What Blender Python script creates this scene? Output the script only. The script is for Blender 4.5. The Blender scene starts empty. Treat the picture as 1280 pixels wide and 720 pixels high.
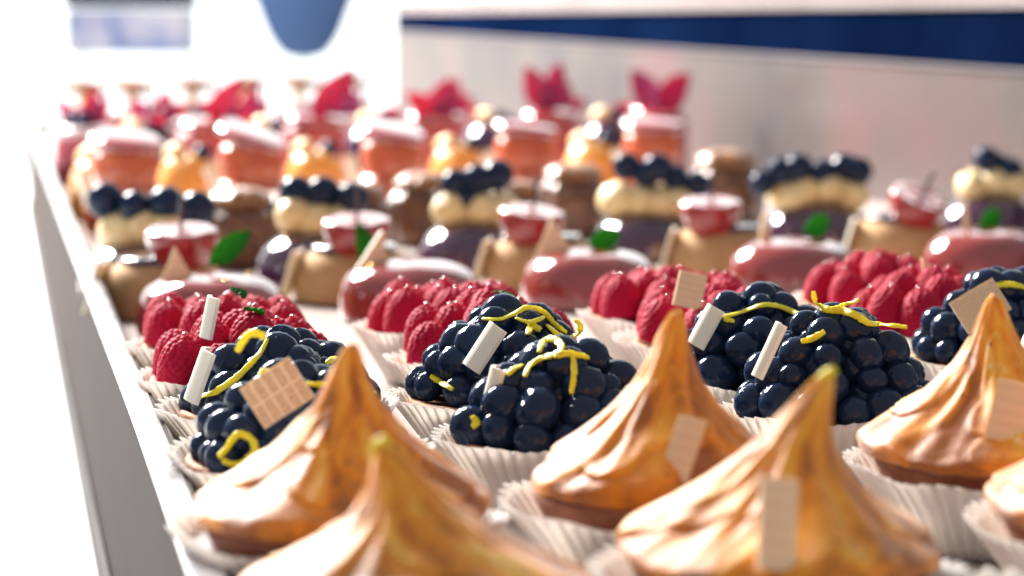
import bpy, bmesh, math, random
from mathutils import Vector, Matrix, Euler, noise
R_ = math.radians
sc = bpy.context.scene
COL = sc.collection

# ------------------------------------------------------------------ camera
F = 3000.0                                   # focal length in photo pixels (1280 wide)
CAMZ = 0.167
PITCH = math.atan(333 / F)
YAW = math.atan(650 / F)
cam_d = bpy.data.cameras.new('camera')
cam = bpy.data.objects.new('camera', cam_d)
COL.objects.link(cam)
cam.location = (0, 0, CAMZ)
cam.rotation_euler = (math.pi / 2 - PITCH, 0, -YAW)
cam_d.sensor_width = 36
cam_d.lens = 36 * F / 1280
cam_d.clip_start = 0.02
cam_d.clip_end = 100
cam_d.dof.use_dof = True
cam_d.dof.focus_distance = 0.89
cam_d.dof.aperture_fstop = 9.0
sc.camera = cam
ROT = Euler(cam.rotation_euler).to_matrix()
FWD = Vector((math.sin(YAW), math.cos(YAW), 0))
RGT = Vector((math.cos(YAW), -math.sin(YAW), 0))
ORI = Vector((0, 0, CAMZ))

def ray(u, v):
    return (ROT @ Vector(((u - 640) / F, -(v - 360) / F, -1))).normalized()

def on_plane(u, v, z):
    """where the sight line through a photo pixel meets the level z"""
    d = ray(u, v)
    t = (z - CAMZ) / d.z
    return ORI + d * t

def at_depth(u, v, dep):
    d = ray(u, v)
    return ORI + d * (dep / d.dot(FWD))

def floor_at(u, d):
    """point on the tray at depth d"""
    p = FWD * d + RGT * ((u - 640) / F * d)
    return Vector((p.x, p.y, 0))

# ------------------------------------------------------------------ materials
def lin(r, g, b):
    return (r, g, b, 1)

class Mat:
    def __init__(s, name):
        s.m = bpy.data.materials.new(name)
        s.m.use_nodes = True
        s.n = s.m.node_tree.nodes
        s.l = s.m.node_tree.links
        s.b = s.n['Principled BSDF']
        s.out = s.n['Material Output']
    def set(s, **k):
        for a, v in k.items():
            s.b.inputs[a.replace('_', ' ')].default_value = v
        return s
    def node(s, t, **k):
        n = s.n.new(t)
        for a, v in k.items():
            if a in n.inputs:
                n.inputs[a].default_value = v
            else:
                setattr(n, a, v)
        return n
    def coord(s, which='Object', scale=(1, 1, 1)):
        c = s.node('ShaderNodeTexCoord')
        m = s.node('ShaderNodeMapping')
        m.inputs['Scale'].default_value = scale
        s.l.new(c.outputs[which], m.inputs['Vector'])
        return m.outputs['Vector']
    def noise(s, scale, vec=None, detail=4, rough=.55):
        n = s.node('ShaderNodeTexNoise')
        n.inputs['Scale'].default_value = scale
        n.inputs['Detail'].default_value = detail
        n.inputs['Roughness'].default_value = rough
        s.l.new(vec if vec else s.coord(), n.inputs['Vector'])
        return n.outputs['Fac']
    def ramp(s, fac, stops):
        r = s.node('ShaderNodeValToRGB')
        e = r.color_ramp.elements
        while len(e) < len(stops):
            e.new(.5)
        for el, (p, c) in zip(e, stops):
            el.position = p
            el.color = c
        s.l.new(fac, r.inputs['Fac'])
        return r.outputs['Color']
    def mix(s, fac, a, b):
        m = s.node('ShaderNodeMix', data_type='RGBA')
        for sock, val in ((m.inputs[0], fac), (m.inputs[6], a), (m.inputs[7], b)):
            if hasattr(val, 'links'):
                s.l.new(val, sock)
            else:
                sock.default_value = val
        return m.outputs[2]
    def bump(s, fac, strength=.3, dist=.001):
        b = s.node('ShaderNodeBump')
        b.inputs['Strength'].default_value = strength
        b.inputs['Distance'].default_value = dist
        s.l.new(fac, b.inputs['Height'])
        s.l.new(b.outputs['Normal'], s.b.inputs['Normal'])
        return s
    def color(s, c):
        if hasattr(c, 'links'):
            s.l.new(c, s.b.inputs['Base Color'])
        else:
            s.b.inputs['Base Color'].default_value = c
        return s

def glossy(name, a, b, rough=.12, coat=1.0, nscale=60, spec=.5, sss=0, bump=0):
    m = Mat(name)
    f = m.noise(nscale)
    m.color(m.ramp(f, [(.3, a), (.7, b)]))
    m.set(Roughness=rough, Coat_Weight=coat, Coat_Roughness=.06)
    m.b.inputs['Specular IOR Level'].default_value = spec
    if sss:
        m.set(Subsurface_Weight=sss, Subsurface_Radius=(.006, .002, .0012), Subsurface_Scale=1.0)
    if bump:
        m.bump(m.noise(nscale * 5), bump, .0006)
    return m.m

def speck_mask(m, scale, size):
    v = m.node('ShaderNodeTexVoronoi')
    v.inputs['Scale'].default_value = scale
    m.l.new(m.coord(), v.inputs['Vector'])
    mp = m.node('ShaderNodeMath', operation='LESS_THAN')
    m.l.new(v.outputs['Distance'], mp.inputs[0])
    mp.inputs[1].default_value = size
    return mp.outputs[0]

MAT = {}
# blueberry: navy skin, a thin bloom, glaze, specks of gold dust
m = Mat('blueberry_skin')
base = m.ramp(m.noise(140), [(.3, lin(.0045, .015, .044)), (.75, lin(.012, .027, .068))])
m.color(m.mix(speck_mask(m, 190, .11), base, lin(.55, .25, .06)))
m.set(Roughness=.5, Coat_Weight=.45, Coat_Roughness=.075)
m.b.inputs['Specular IOR Level'].default_value = .0
m.bump(m.noise(220), .10, .0008)
MAT['blueberry'] = m.m
# raspberry
m = Mat('raspberry_flesh')
m.color(m.ramp(m.noise(160), [(.3, lin(.36, .0035, .027)), (.75, lin(.53, .009, .052))]))
m.b.inputs['Specular IOR Level'].default_value = .12
m.set(Roughness=.6, Coat_Weight=.0, Sheen_Weight=.12, Sheen_Roughness=.4,
      Subsurface_Weight=.2, Subsurface_Radius=(.004, .0008, .0011), Subsurface_Scale=1.0)
m.b.inputs['Sheen Tint'].default_value = lin(1, .55, .6)
m.bump(m.noise(900), .15, .0005)
MAT['raspberry'] = m.m
m = Mat('glaze_drop')
m.color(lin(.75, .02, .08)).set(Roughness=.05, Transmission_Weight=.5, IOR=1.36, Coat_Weight=1)
MAT['drop'] = m.m
# toasted meringue: how brown each swoosh got is stored on the mesh
m = Mat('toasted_meringue')
at = m.node('ShaderNodeAttribute', attribute_name='toast')
n1 = m.noise(85, m.coord(scale=(1, 1, .35)), 6, .62)
add = m.node('ShaderNodeMath', operation='MULTIPLY_ADD')
m.l.new(n1, add.inputs[0]); add.inputs[1].default_value = .85
m.l.new(at.outputs['Fac'], add.inputs[2])
c0 = m.ramp(add.outputs[0], [(.40, lin(.91, .78, .46)), (.55, lin(.89, .45, .045)), (.78, lin(.78, .26, .010)), (1.0, lin(.36, .11, .015))])
c = m.mix(speck_mask(m, 150, .10), c0, lin(.22, .07, .015))
m.color(c)
m.b.inputs['Specular IOR Level'].default_value = .34
m.set(Roughness=.5, Sheen_Weight=.28, Sheen_Roughness=.45, Subsurface_Weight=.12, Subsurface_Radius=(.005, .0035, .0015), Subsurface_Scale=1.0)
m.bump(m.noise(260, None, 8, .65), .4, .0014)
MAT['meringue'] = m.m
# paper
m = Mat('greaseproof_paper')
m.color(m.ramp(m.noise(40), [(.3, lin(.88, .86, .83)), (.7, lin(.94, .92, .90))]))
m.set(Roughness=.55)
tr = m.node('ShaderNodeBsdfTranslucent')
tr.inputs['Color'].default_value = lin(.88, .82, .76)
mx = m.node('ShaderNodeMixShader'); mx.inputs[0].default_value = .5
m.l.new(m.b.outputs[0], mx.inputs[1]); m.l.new(tr.outputs[0], mx.inputs[2]); m.l.new(mx.outputs[0], m.out.inputs[0])
MAT['paper'] = m.m
# baked shortcrust
m = Mat('shortcrust')
m.color(m.ramp(m.noise(260, None, 6), [(.3, lin(.33, .13, .05)), (.7, lin(.52, .26, .11))]))
m.set(Roughness=.75).bump(m.noise(500, None, 6), .4, .001)
MAT['crust'] = m.m
m = Mat('meringue_crust')
m.color(m.ramp(m.noise(260, None, 6), [(.3, lin(.20, .06, .03)), (.7, lin(.30, .11, .06))]))
m.set(Roughness=.7).bump(m.noise(500, None, 6), .4, .001)
MAT['dark_crust'] = m.m
m = Mat('lemon_peel')
m.color(m.ramp(m.noise(500), [(.3, lin(.84, .62, .005)), (.7, lin(.92, .82, .03))]))
m.set(Roughness=.4, Subsurface_Weight=.25, Subsurface_Radius=(.003, .002, .0005), Subsurface_Scale=1.0)
m.bump(m.noise(1300), .5, .0006)
MAT['zest'] = m.m
# white chocolate, three printings
def plaque_mat(name, kind):
    m = Mat(name)
    base = lin(.76, .57, .37) if kind not in ('white', 'shard') else lin(.88, .82, .70)
    dark = lin(.55, .36, .19)
    if kind == 'grid':
        br = m.node('ShaderNodeTexBrick')
        br.offset = 0; br.squash = 1
        br.inputs['Scale'].default_value = 1
        br.inputs['Brick Width'].default_value = .2
        br.inputs['Row Height'].default_value = .5
        br.inputs['Mortar Size'].default_value = .025
        br.inputs['Mortar Smooth'].default_value = .1
        m.l.new(m.coord('UV'), br.inputs['Vector'])
        nz = m.noise(18, m.coord('UV', (1.3, 1, 1)), 3)
        inner = m.ramp(nz, [(.44, lin(.74, .56, .37)), (.58, dark)])
        m.color(m.mix(br.outputs['Fac'], inner, lin(.84, .68, .50)))
    elif kind == 'script':
        w = m.node('ShaderNodeTexWave', wave_type='BANDS', bands_direction='Y')
        w.inputs['Scale'].default_value = 1.6
        w.inputs['Distortion'].default_value = 2.5
        w.inputs['Detail'].default_value = 4
        w.inputs['Detail Scale'].default_value = 6
        m.l.new(m.coord('UV', (1, 1, 1)), w.inputs['Vector'])
        m.color(m.ramp(w.outputs['Fac'], [(.55, base), (.8, lin(.71, .53, .34))]))
    elif kind == 'curls':
        v = m.node('ShaderNodeTexVoronoi', feature='DISTANCE_TO_EDGE')
        v.inputs['Scale'].default_value = 5
        m.l.new(m.coord('UV', (1.4, 1, 1)), v.inputs['Vector'])
        w = m.node('ShaderNodeTexWave', wave_type='RINGS')
        w.inputs['Scale'].default_value = 5; w.inputs['Distortion'].default_value = 6
        m.l.new(m.coord('UV', (1.6, 1, 1)), w.inputs['Vector'])
        m.color(m.ramp(w.outputs['Fac'], [(.45, lin(.80, .66, .50)), (.7, lin(.58, .36, .15))]))
    else:
        m.color(base)
    m.set(Roughness=.38, Subsurface_Weight=.15, Subsurface_Radius=(.003, .002, .001), Subsurface_Scale=1.0)
    return m.m
for k in ('grid', 'script', 'curls', 'white', 'shard'):
    MAT['plaque_' + k] = plaque_mat('white_chocolate_' + k, k)
MAT['red_glaze'] = glossy('red_mirror_glaze', lin(.20, .022, .022), lin(.27, .035, .032), .12, 1, 30)
MAT['purple_glaze'] = glossy('purple_mirror_glaze', lin(.030, .007, .030), lin(.055, .012, .042), .1, 1, 30)
MAT['beige_cake'] = glossy('caramel_coating', lin(.46, .27, .125), lin(.54, .335, .17), .75, 0, 90, spec=.15, bump=.2)
MAT['cream'] = glossy('vanilla_cream', lin(.72, .52, .24), lin(.80, .63, .34), .45, .2, 60, sss=.2)
MAT['coral'] = glossy('coral_glaze', lin(.46, .065, .018), lin(.58, .125, .035), .3, .6, 50, sss=.1)
MAT['red_disc'] = glossy('red_jelly', lin(.26, .006, .012), lin(.36, .012, .018), .05, 1, 40)
MAT['red_disc'].node_tree.nodes['Principled BSDF'].inputs['Coat IOR'].default_value = 2.1
MAT['yellow'] = glossy('mango_cream', lin(.70, .28, .02), lin(.76, .42, .10), .35, .5, 60, sss=.1)
MAT['petal'] = glossy('magenta_petal', lin(.18, .003, .075), lin(.28, .008, .12), .45, .1, 60, sss=.2)
MAT['pink'] = glossy('rose_mousse', lin(.28, .022, .04), lin(.40, .055, .075), .3, .6, 50)
MAT['tan'] = glossy('golden_biscuit', lin(.12, .034, .004), lin(.20, .062, .010), .6, .1, 120, bump=.4)
MAT['caramel'] = glossy('caramel_crackle', lin(.14, .045, .012), lin(.34, .14, .04), .4, .4, 160, bump=.6)
MAT['choux'] = glossy('caramelised_choux', lin(.07, .020, .008), lin(.20, .07, .02), .38, .4, 130, bump=.6)
MAT['white_glaze'] = glossy('milky_glaze', lin(.62, .50, .50), lin(.72, .60, .60), .12, 1, 40)
MAT['fig_skin'] = glossy('fig_skin', lin(.24, .008, .014), lin(.38, .02, .022), .2, .8, 90)
MAT['fig_flesh'] = glossy('fig_flesh', lin(.26, .012, .016), lin(.42, .045, .035), .1, 1, 380, bump=.25)
MAT['fig_flesh'].node_tree.nodes['Principled BSDF'].inputs['Coat IOR'].default_value = 2.1
MAT['dark_choc'] = glossy('dark_chocolate', lin(.02, .01, .014), lin(.035, .018, .02), .3, .3, 60)
MAT['gold'] = glossy('gold_leaf', lin(.80, .50, .12), lin(.9, .62, .2), .25, 0, 300, bump=.5)
MAT['gold'].node_tree.nodes['Principled BSDF'].inputs['Metallic'].default_value = 1
m = Mat('mint_leaf')
m.color(m.ramp(m.noise(150), [(.3, lin(.015, .09, .012)), (.7, lin(.04, .18, .025))]))
m.set(Roughness=.6)
m.b.inputs['Specular IOR Level'].default_value = .2
tr = m.node('ShaderNodeBsdfTranslucent'); tr.inputs['Color'].default_value = lin(.06, .34, .02)
mx = m.node('ShaderNodeMixShader'); mx.inputs[0].default_value = .45
m.l.new(m.b.outputs[0], mx.inputs[1]); m.l.new(tr.outputs[0], mx.inputs[2]); m.l.new(mx.outputs[0], m.out.inputs[0])
MAT['leaf'] = m.m
m = Mat('tray_white'); m.color(m.ramp(m.noise(14, None, 5), [(.3, lin(.46, .40, .37)), (.7, lin(.53, .46, .42))])).set(Roughness=.28)
m.bump(m.noise(60), .08, .001); MAT['tray'] = m.m
m = Mat('rim_white'); m.color(m.ramp(m.noise(30, None, 5), [(.3, lin(.20, .20, .23)), (.5, lin(.42, .40, .41)), (.7, lin(.58, .55, .54))])).set(Roughness=.22)
m.bump(m.noise(120), .15, .001); MAT['rim'] = m.m
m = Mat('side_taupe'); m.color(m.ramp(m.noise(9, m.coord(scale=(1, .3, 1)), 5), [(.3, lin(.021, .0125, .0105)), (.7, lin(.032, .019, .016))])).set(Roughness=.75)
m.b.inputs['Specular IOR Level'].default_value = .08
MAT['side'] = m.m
MAT['foot'] = glossy('foot_steel', lin(.06, .055, .055), lin(.085, .075, .075), .7, 0, 20, spec=.1)
m = Mat('counter_white'); m.color(m.ramp(m.noise(3), [(.3, lin(.74, .74, .74)), (.7, lin(.78, .78, .78))])).set(Roughness=.5)
MAT['counter'] = m.m
m = Mat('laminate_reflections')
m.color(m.ramp(m.noise(5, m.coord(scale=(1, 1, .6)), 3, .6), [(.3, lin(.066, .060, .066)), (.5, lin(.104, .086, .080)), (.7, lin(.140, .086, .085))])).set(Roughness=.34)  # grey and pinkish blotches paint in the panel's blurred reflections
m.b.inputs['Specular IOR Level'].default_value = .3
MAT['panel'] = m.m
m = Mat('wall_edge_highlight'); m.color(m.ramp(m.noise(9), [(.3, lin(.17, .15, .15)), (.7, lin(.24, .21, .21))])).set(Roughness=.5)
MAT['edge_highlight'] = m.m  # lighter than the panel: an edge highlight put into the colour
m = Mat('navy_band'); m.color(m.ramp(m.noise(6), [(.3, lin(.0010, .0040, .018)), (.7, lin(.0025, .0080, .030))])).set(Roughness=.7)
m.b.inputs['Specular IOR Level'].default_value = .0
MAT['navy'] = m.m
m = Mat('pale_rail'); m.color(m.ramp(m.noise(5), [(.3, lin(.16, .125, .12)), (.7, lin(.22, .18, .175))])).set(Roughness=.4)
MAT['rail'] = m.m
m = Mat('blue_cloth'); m.color(m.ramp(m.noise(5), [(.3, lin(.004, .025, .085)), (.7, lin(.009, .04, .12))])).set(Roughness=.7)
MAT['blue'] = m.m
m = Mat('grey_violet'); m.color(m.ramp(m.noise(12), [(.35, lin(.06, .10, .22)), (.5, lin(.22, .22, .30)), (.65, lin(.30, .29, .33))])).set(Roughness=.6)
MAT['grey'] = m.m
m = Mat('window_light')
e = m.node('ShaderNodeEmission'); e.inputs['Color'].default_value = lin(.95, 1, 1); e.inputs['Strength'].default_value = 2.2
m.l.new(e.outputs[0], m.out.inputs[0]); MAT['window'] = m.m

# ------------------------------------------------------------------ object helpers
def link(name, me, mat, parent=None, loc=(0, 0, 0), rot=(0, 0, 0), scale=1.0):
    if mat and not me.materials:
        me.materials.append(mat)
    o = bpy.data.objects.new(name, me)
    COL.objects.link(o)
    o.parent = parent
    o.location = loc
    if isinstance(rot, Matrix):
        o.rotation_euler = rot.to_euler()
    else:
        o.rotation_euler = rot
    o.scale = (scale,) * 3 if isinstance(scale, (int, float)) else scale
    return o

def thing(name, label, cat, loc=(0, 0, 0), group=None, rot=0):
    o = bpy.data.objects.new(name, None)
    o.empty_display_size = .02
    COL.objects.link(o)
    o.location = loc
    o.rotation_euler = (0, 0, rot)
    o['label'] = label; o['category'] = cat
    if group: o['group'] = group
    return o

def mesh(name, vs, fs, smooth=True):
    me = bpy.data.meshes.new(name)
    me.from_pydata([tuple(v) for v in vs], [], fs)
    if smooth:
        me.polygons.foreach_set('use_smooth', [True] * len(me.polygons))
    me.update()
    return me

def catmull(pts, n):
    out = []
    P = [pts[0]] + list(pts) + [pts[-1]]
    segs = len(pts) - 1
    for i in range(n):
        f = i / (n - 1) * segs
        k = min(int(f), segs - 1); t = f - k
        a, b, c, d = P[k:k + 4]
        out.append([.5 * (2 * b[j] + (c[j] - a[j]) * t + (2 * a[j] - 5 * b[j] + 4 * c[j] - d[j]) * t * t
                          + (3 * b[j] - a[j] - 3 * c[j] + d[j]) * t ** 3) for j in range(len(b))])
    return out

def lathe(name, prof, n=64, fn=None, dense=0):
    """solid of revolution; fn(theta, t, r, z) -> (r, z, dx, dy)"""
    if dense:
        prof = catmull(prof, dense)
    vs, fs = [], []
    m_ = len(prof)
    for i, (r, z) in enumerate(prof):
        for j in range(n):
            th = 2 * math.pi * j / n
            dx = dy = 0
            rr, zz = max(r, 1e-5), z
            if fn: rr, zz, dx, dy = fn(th, i / (m_ - 1), rr, zz)
            vs.append((rr * math.cos(th) + dx, rr * math.sin(th) + dy, zz))
    for i in range(m_ - 1):
        for j in range(n):
            k = (j + 1) % n
            fs.append((i * n + j, i * n + k, (i + 1) * n + k, (i + 1) * n + j))
    fs.append(tuple(reversed(range(n))))
    fs.append(tuple((m_ - 1) * n + j for j in range(n)))
    return mesh(name, vs, fs)

def wob(amp, freq, seed):
    def f(th, t, r, z):
        v = noise.noise(Vector((math.cos(th) * freq, math.sin(th) * freq, z * 60 + seed)))
        return r * (1 + amp * v), z * (1 + amp * .6 * noise.noise(Vector((math.cos(th) * freq + 5, math.sin(th) * freq, seed)))), 0, 0
    return f

def box(name, sx, sy, sz, bevel=0, segs=2):
    bm = bmesh.new()
    bmesh.ops.create_cube(bm, size=1)
    bmesh.ops.scale(bm, vec=(sx, sy, sz), verts=bm.verts)
    if bevel:
        bmesh.ops.bevel(bm, geom=bm.edges[:], offset=bevel, segments=segs, affect='EDGES', profile=.6)
    me = bpy.data.meshes.new(name)
    bm.to_mesh(me); bm.free()
    return me

def plaque_mesh(name, w, h, t, tri=False, bend=0.0):
    """thin chocolate sheet in the local XZ plane, UV over its face"""
    bm = bmesh.new()
    uvl = bm.loops.layers.uv.new('UVMap')
    n = 8
    rows = []
    for side in (-1, 1):
        for i in range(n + 1):
            u = i / n
            for j in range(n + 1):
                v = j / n
                hw = w / 2 * ((1 - v) if tri else 1)
                x = -hw + 2 * hw * u
                z = -h / 2 + h * v
                bow = bend * ((u - .5) ** 2) * w
                rows.append(bm.verts.new((x, side * t / 2 + bow, z)))
    def V(s, i, j): return rows[(0 if s < 0 else 1) * (n + 1) ** 2 + i * (n + 1) + j]
    def face(vl, uvs):
        try:
            f = bm.faces.new(vl)
        except ValueError:
            return
        for lo, uv in zip(f.loops, uvs): lo[uvl].uv = uv
    for i in range(n):
        for j in range(n):
            q = [(i, j), (i + 1, j), (i + 1, j + 1), (i, j + 1)]
            face([V(-1, a, b) for a, b in q], [(a / n, b / n) for a, b in q])
            face([V(1, a, b) for a, b in reversed(q)], [(a / n, b / n) for a, b in reversed(q)])
    edge = [(i, 0) for i in range(n)] + [(n, j) for j in range(n)] + [(i, n) for i in range(n, 0, -1)] + [(0, j) for j in range(n, 0, -1)]
    for a, b in zip(edge, edge[1:] + edge[:1]):
        face([V(-1, *b), V(-1, *a), V(1, *a), V(1, *b)], [(.02, .02)] * 4)
    bmesh.ops.remove_doubles(bm, verts=bm.verts, dist=1e-6)
    me = bpy.data.meshes.new(name)
    bm.to_mesh(me); bm.free()
    return me

def ribbon(name, pts, w=.0021, t=.0009, up=Vector((0, 0, 1)), seed=0):
    """peel strip swept along points"""
    vs, fs = [], []
    n = len(pts)
    rnd = random.Random(seed)
    ph = rnd.random() * 6
    nsec = 8
    for i, p in enumerate(pts):
        a = pts[max(i - 1, 0)]; b = pts[min(i + 1, n - 1)]
        tg = (b - a).normalized() if (b - a).length > 1e-9 else Vector((1, 0, 0))
        s = tg.cross(up)
        s = s.normalized() if s.length > 1e-3 else Vector((0, 1, 0))
        nn = s.cross(tg).normalized()
        tw = .45 * math.sin(i * .11 + ph)
        s, nn = s * math.cos(tw) + nn * math.sin(tw), nn * math.cos(tw) - s * math.sin(tw)
        k = (.55 + .45 * math.sin(math.pi * min(1, max(0, (i + .6) / n))) ** .5) * (1 + .18 * noise.noise(Vector((i * .35, seed, 0))))
        for j in range(nsec):
            an = 2 * math.pi * j / nsec
            cx = math.copysign(abs(math.cos(an)) ** .7, math.cos(an)); cy = math.copysign(abs(math.sin(an)) ** .7, math.sin(an))
            rg = 1 + .38 * noise.noise(Vector((i * .9, j * 1.7, seed * 1.3)))
            vs.append(p + s * (cx * w / 2 * k * rg) + nn * (cy * t / 2 * rg))
    for i in range(n - 1):
        for j in range(nsec):
            k = (j + 1) % nsec
            fs.append((i * nsec + j, i * nsec + k, (i + 1) * nsec + k, (i + 1) * nsec + j))
    fs.append(tuple(reversed(range(nsec)))); fs.append(tuple((n - 1) * nsec + j for j in range(nsec)))
    return mesh(name, vs, fs)

def leaf_mesh(name, L, W, curl=.25, seed=0):
    vs, fs = [], []
    n, k = 18, 6
    th = .0006
    for side in (1, -1):
        for i in range(n + 1):
            t = i / n
            w = W / 2 * math.sin(math.pi * t ** .8) ** .8 * (1 - .1 * t) + 1e-5
            w *= 1 + .05 * math.sin(i * 2.4)
            for j in range(-k, k + 1):
                q = j / k
                vs.append((q * w, L * (t - .15 * t * t * curl), -curl * L * (t ** 2) * .6 + .25 * w * abs(q) + .0006 * math.sin(t * 25 + abs(q) * 5) + side * th / 2))
    m_ = 2 * k + 1; off = (n + 1) * m_
    for i in range(n):
        for j in range(2 * k):
            a = (i * m_ + j, i * m_ + j + 1, (i + 1) * m_ + j + 1, (i + 1) * m_ + j)
            fs.append(a); fs.append(tuple(off + x for x in reversed(a)))
    def rim(a, b): fs.append((b, a, a + off, b + off))
    for i in range(n):
        rim((i + 1) * m_, i * m_); rim(i * m_ + 2 * k, (i + 1) * m_ + 2 * k)
    for j in range(2 * k):
        rim(j, j + 1); rim(n * m_ + j + 1, n * m_ + j)
    return mesh(name, vs, fs)

# ------------------------------------------------------------------ shared meshes
def blueberry_mesh(seed, crown):
    def f(th, t, r, z):
        v = noise.noise(Vector((math.cos(th) * r * 140, math.sin(th) * r * 140, z * 140 + seed * 9)))
        k = 1 + .055 * v
        if crown and t > .80:
            k2 = (t - .80) / .2
            star = .5 + .5 * math.cos(5 * th)
            z2 = z - .10 * math.sin(k2 * math.pi * .5) * (1 - .35 * star * (1 - k2)) + .05 * math.exp(-((k2 - .22) / .12) ** 2) * (.4 + .6 * star)
            return r * k, z2 * k, 0, 0
        return r * k, z * k, 0, 0
    prof = []
    n = 26
    for i in range(n):
        a = -math.pi / 2 + math.pi * (i + .02) / (n - .96)
        prof.append((math.cos(a), .9 * math.sin(a)))
    return lathe('blueberry', prof, 32, f)
BLUE = [blueberry_mesh(1, False), blueberry_mesh(2, True), blueberry_mesh(5, True)]

def raspberry_mesh(seed):
    rnd = random.Random(seed)
    H, R = 1.22, .5                       # unit size: width 1
    def prof(t):                          # t 0 base .. 1 tip
        return R * (min(1, (t / .12)) ** .5 if t < .12 else 1) * (1 - max(0, (t - .28) / .72) ** 2.35) ** .53
    cents = []
    rows = 15
    for i in range(rows):
        t = .03 + .95 * i / (rows - 1)
        r = prof(min(t, .985))
        n = max(1, round(2 * math.pi * r / .17))
        for j in range(n):
            a = 2 * math.pi * (j + .5 * (i % 2)) / n + rnd.uniform(-.07, .07)
            cents.append(Vector((r * math.cos(a), r * math.sin(a), t * H + rnd.uniform(-.012, .012))))
    vs, fs = [], []
    N, M = 92, 72
    for i in range(M):
        t = .001 + .998 * (1 - (1 - i / (M - 1)) ** 1.25)
        r = max(prof(t), .004)
        for j in range(N):
            a = 2 * math.pi * j / N
            p = Vector((r * math.cos(a), r * math.sin(a), t * H))
            q = min((p - c).length_squared for c in cents)
            s = .108
            bump = math.sqrt(max(0, s * s - q)) - .035
            nrm = Vector((math.cos(a) * (1 - .5 * t ** 3), math.sin(a) * (1 - .5 * t ** 3), .1 + 1.2 * t ** 6)).normalized()
            vs.append(p + nrm * bump * 1.2)
    for i in range(M - 1):
        for j in range(N):
            k = (j + 1) % N
            fs.append((i * N + j, i * N + k, (i + 1) * N + k, (i + 1) * N + j))
    fs.append(tuple(reversed(range(N)))); fs.append(tuple((M - 1) * N + j for j in range(N)))
    return mesh('raspberry', vs, fs)
RASP = [raspberry_mesh(s) for s in (3, 8, 15)]
DROP = lathe('glaze_drop', [(math.cos(a), math.sin(a)) for a in [-1.57 + 3.14 * i / 12 for i in range(13)]], 16)

def paper_mesh(seed, rt, rb, h, n=50):
    rnd = random.Random(seed)
    vs, fs = [], []
    per = 6; N = n * per; L = 9
    ph = [rnd.uniform(-.25, .25) for _ in range(n)]
    amp = [rnd.uniform(.75, 1.25) for _ in range(n)]
    for i in range(L):
        t = i / (L - 1)
        for j in range(N):
            k = j // per
            w = (j % per) / per
            tri = 1 - abs(2 * w - 1) * 2
            tri = math.copysign(abs(tri) ** .75, tri)
            th = 2 * math.pi * (j / N) + ph[k] * .02 * t
            low = noise.noise(Vector((math.cos(th) * 1.3, math.sin(th) * 1.3, seed * 3.1)))
            r = rb + (rt - rb) * (t ** 1.15) + t * low * .0042
            r += tri * (.0004 + .0013 * t) * amp[k]
            z = h * t + (t ** 2) * (0.0026 * noise.noise(Vector((math.cos(th) * 2.2, math.sin(th) * 2.2, seed * 7.7))) + .0005 * tri)
            vs.append((r * math.cos(th), r * math.sin(th), z + .0004))
    for i in range(L - 1):
        for j in range(N):
            k = (j + 1) % N
            fs.append((i * N + j, i * N + k, (i + 1) * N + k, (i + 1) * N + j))
    fs.append(tuple(reversed(range(N))))
    me = mesh('paper_case', vs, fs, smooth=True)
    return me
PAPER_WIDE = [paper_mesh(s, .0468, .0290, .0262, 50) for s in (1, 2, 3)]
PAPER = [paper_mesh(s, .0435, .0285, .0252, 52) for s in (11, 12, 13)]

def add_paper(root, rnd, wide=False):
    me = rnd.choice(PAPER_WIDE if wide else PAPER)
    o = link('paper_case', me, MAT['paper'], root, (0, 0, .0005), (0, 0, rnd.uniform(0, 6.28)))
    md = o.modifiers.new('thickness', 'SOLIDIFY'); md.thickness = .00022
    return o

def shell_mesh(seed, r, z0, z1):
    return lathe('tart_shell', [(r * .64, z0), (r * .68, z0 + .0005), (r * .985, z1 - .003), (r * 1.0, z1 - .001), (r * .985, z1), (r * .94, z1 + .0002), (r * .9, z1 - .002), (.001, z1 - .0025)], 72, wob(.012, 6, seed))
SHELL = [shell_mesh(4, .0375, .0015, .0245), shell_mesh(9, .0375, .0015, .0245)]
SHELL_M = [shell_mesh(14, .0385, .0015, .030), shell_mesh(19, .0385, .0015, .030)]

PLQ = {}
def add_plaque(root, u, v, dep, w, h, roll=0, yaw=0, tilt=0, kind='script', tri=False):
    """small sheet of chocolate standing in the topping; angles in degrees seen from the front of the counter"""
    key = (round(w, 4), round(h, 4), kind, tri)
    if key not in PLQ:
        PLQ[key] = plaque_mesh('chocolate_plaque', w, h, .0014, tri, {'white': 1.1, 'grid': .12}.get(kind, .25))
    p = at_depth(u, v, dep) - root.location
    M = Matrix.Rotation(-YAW, 3, 'Z') @ Matrix.Rotation(R_(-roll), 3, 'Y') @ Matrix.Rotation(R_(yaw), 3, 'Z') @ Matrix.Rotation(R_(tilt), 3, 'X')
    return link('chocolate_plaque', PLQ[key], MAT['plaque_' + kind], root, p, M)

# ------------------------------------------------------------------ the setting
def pt_cam(X, d, z=0):
    p = FWD * d + RGT * X
    return Vector((p.x, p.y, z))

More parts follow.
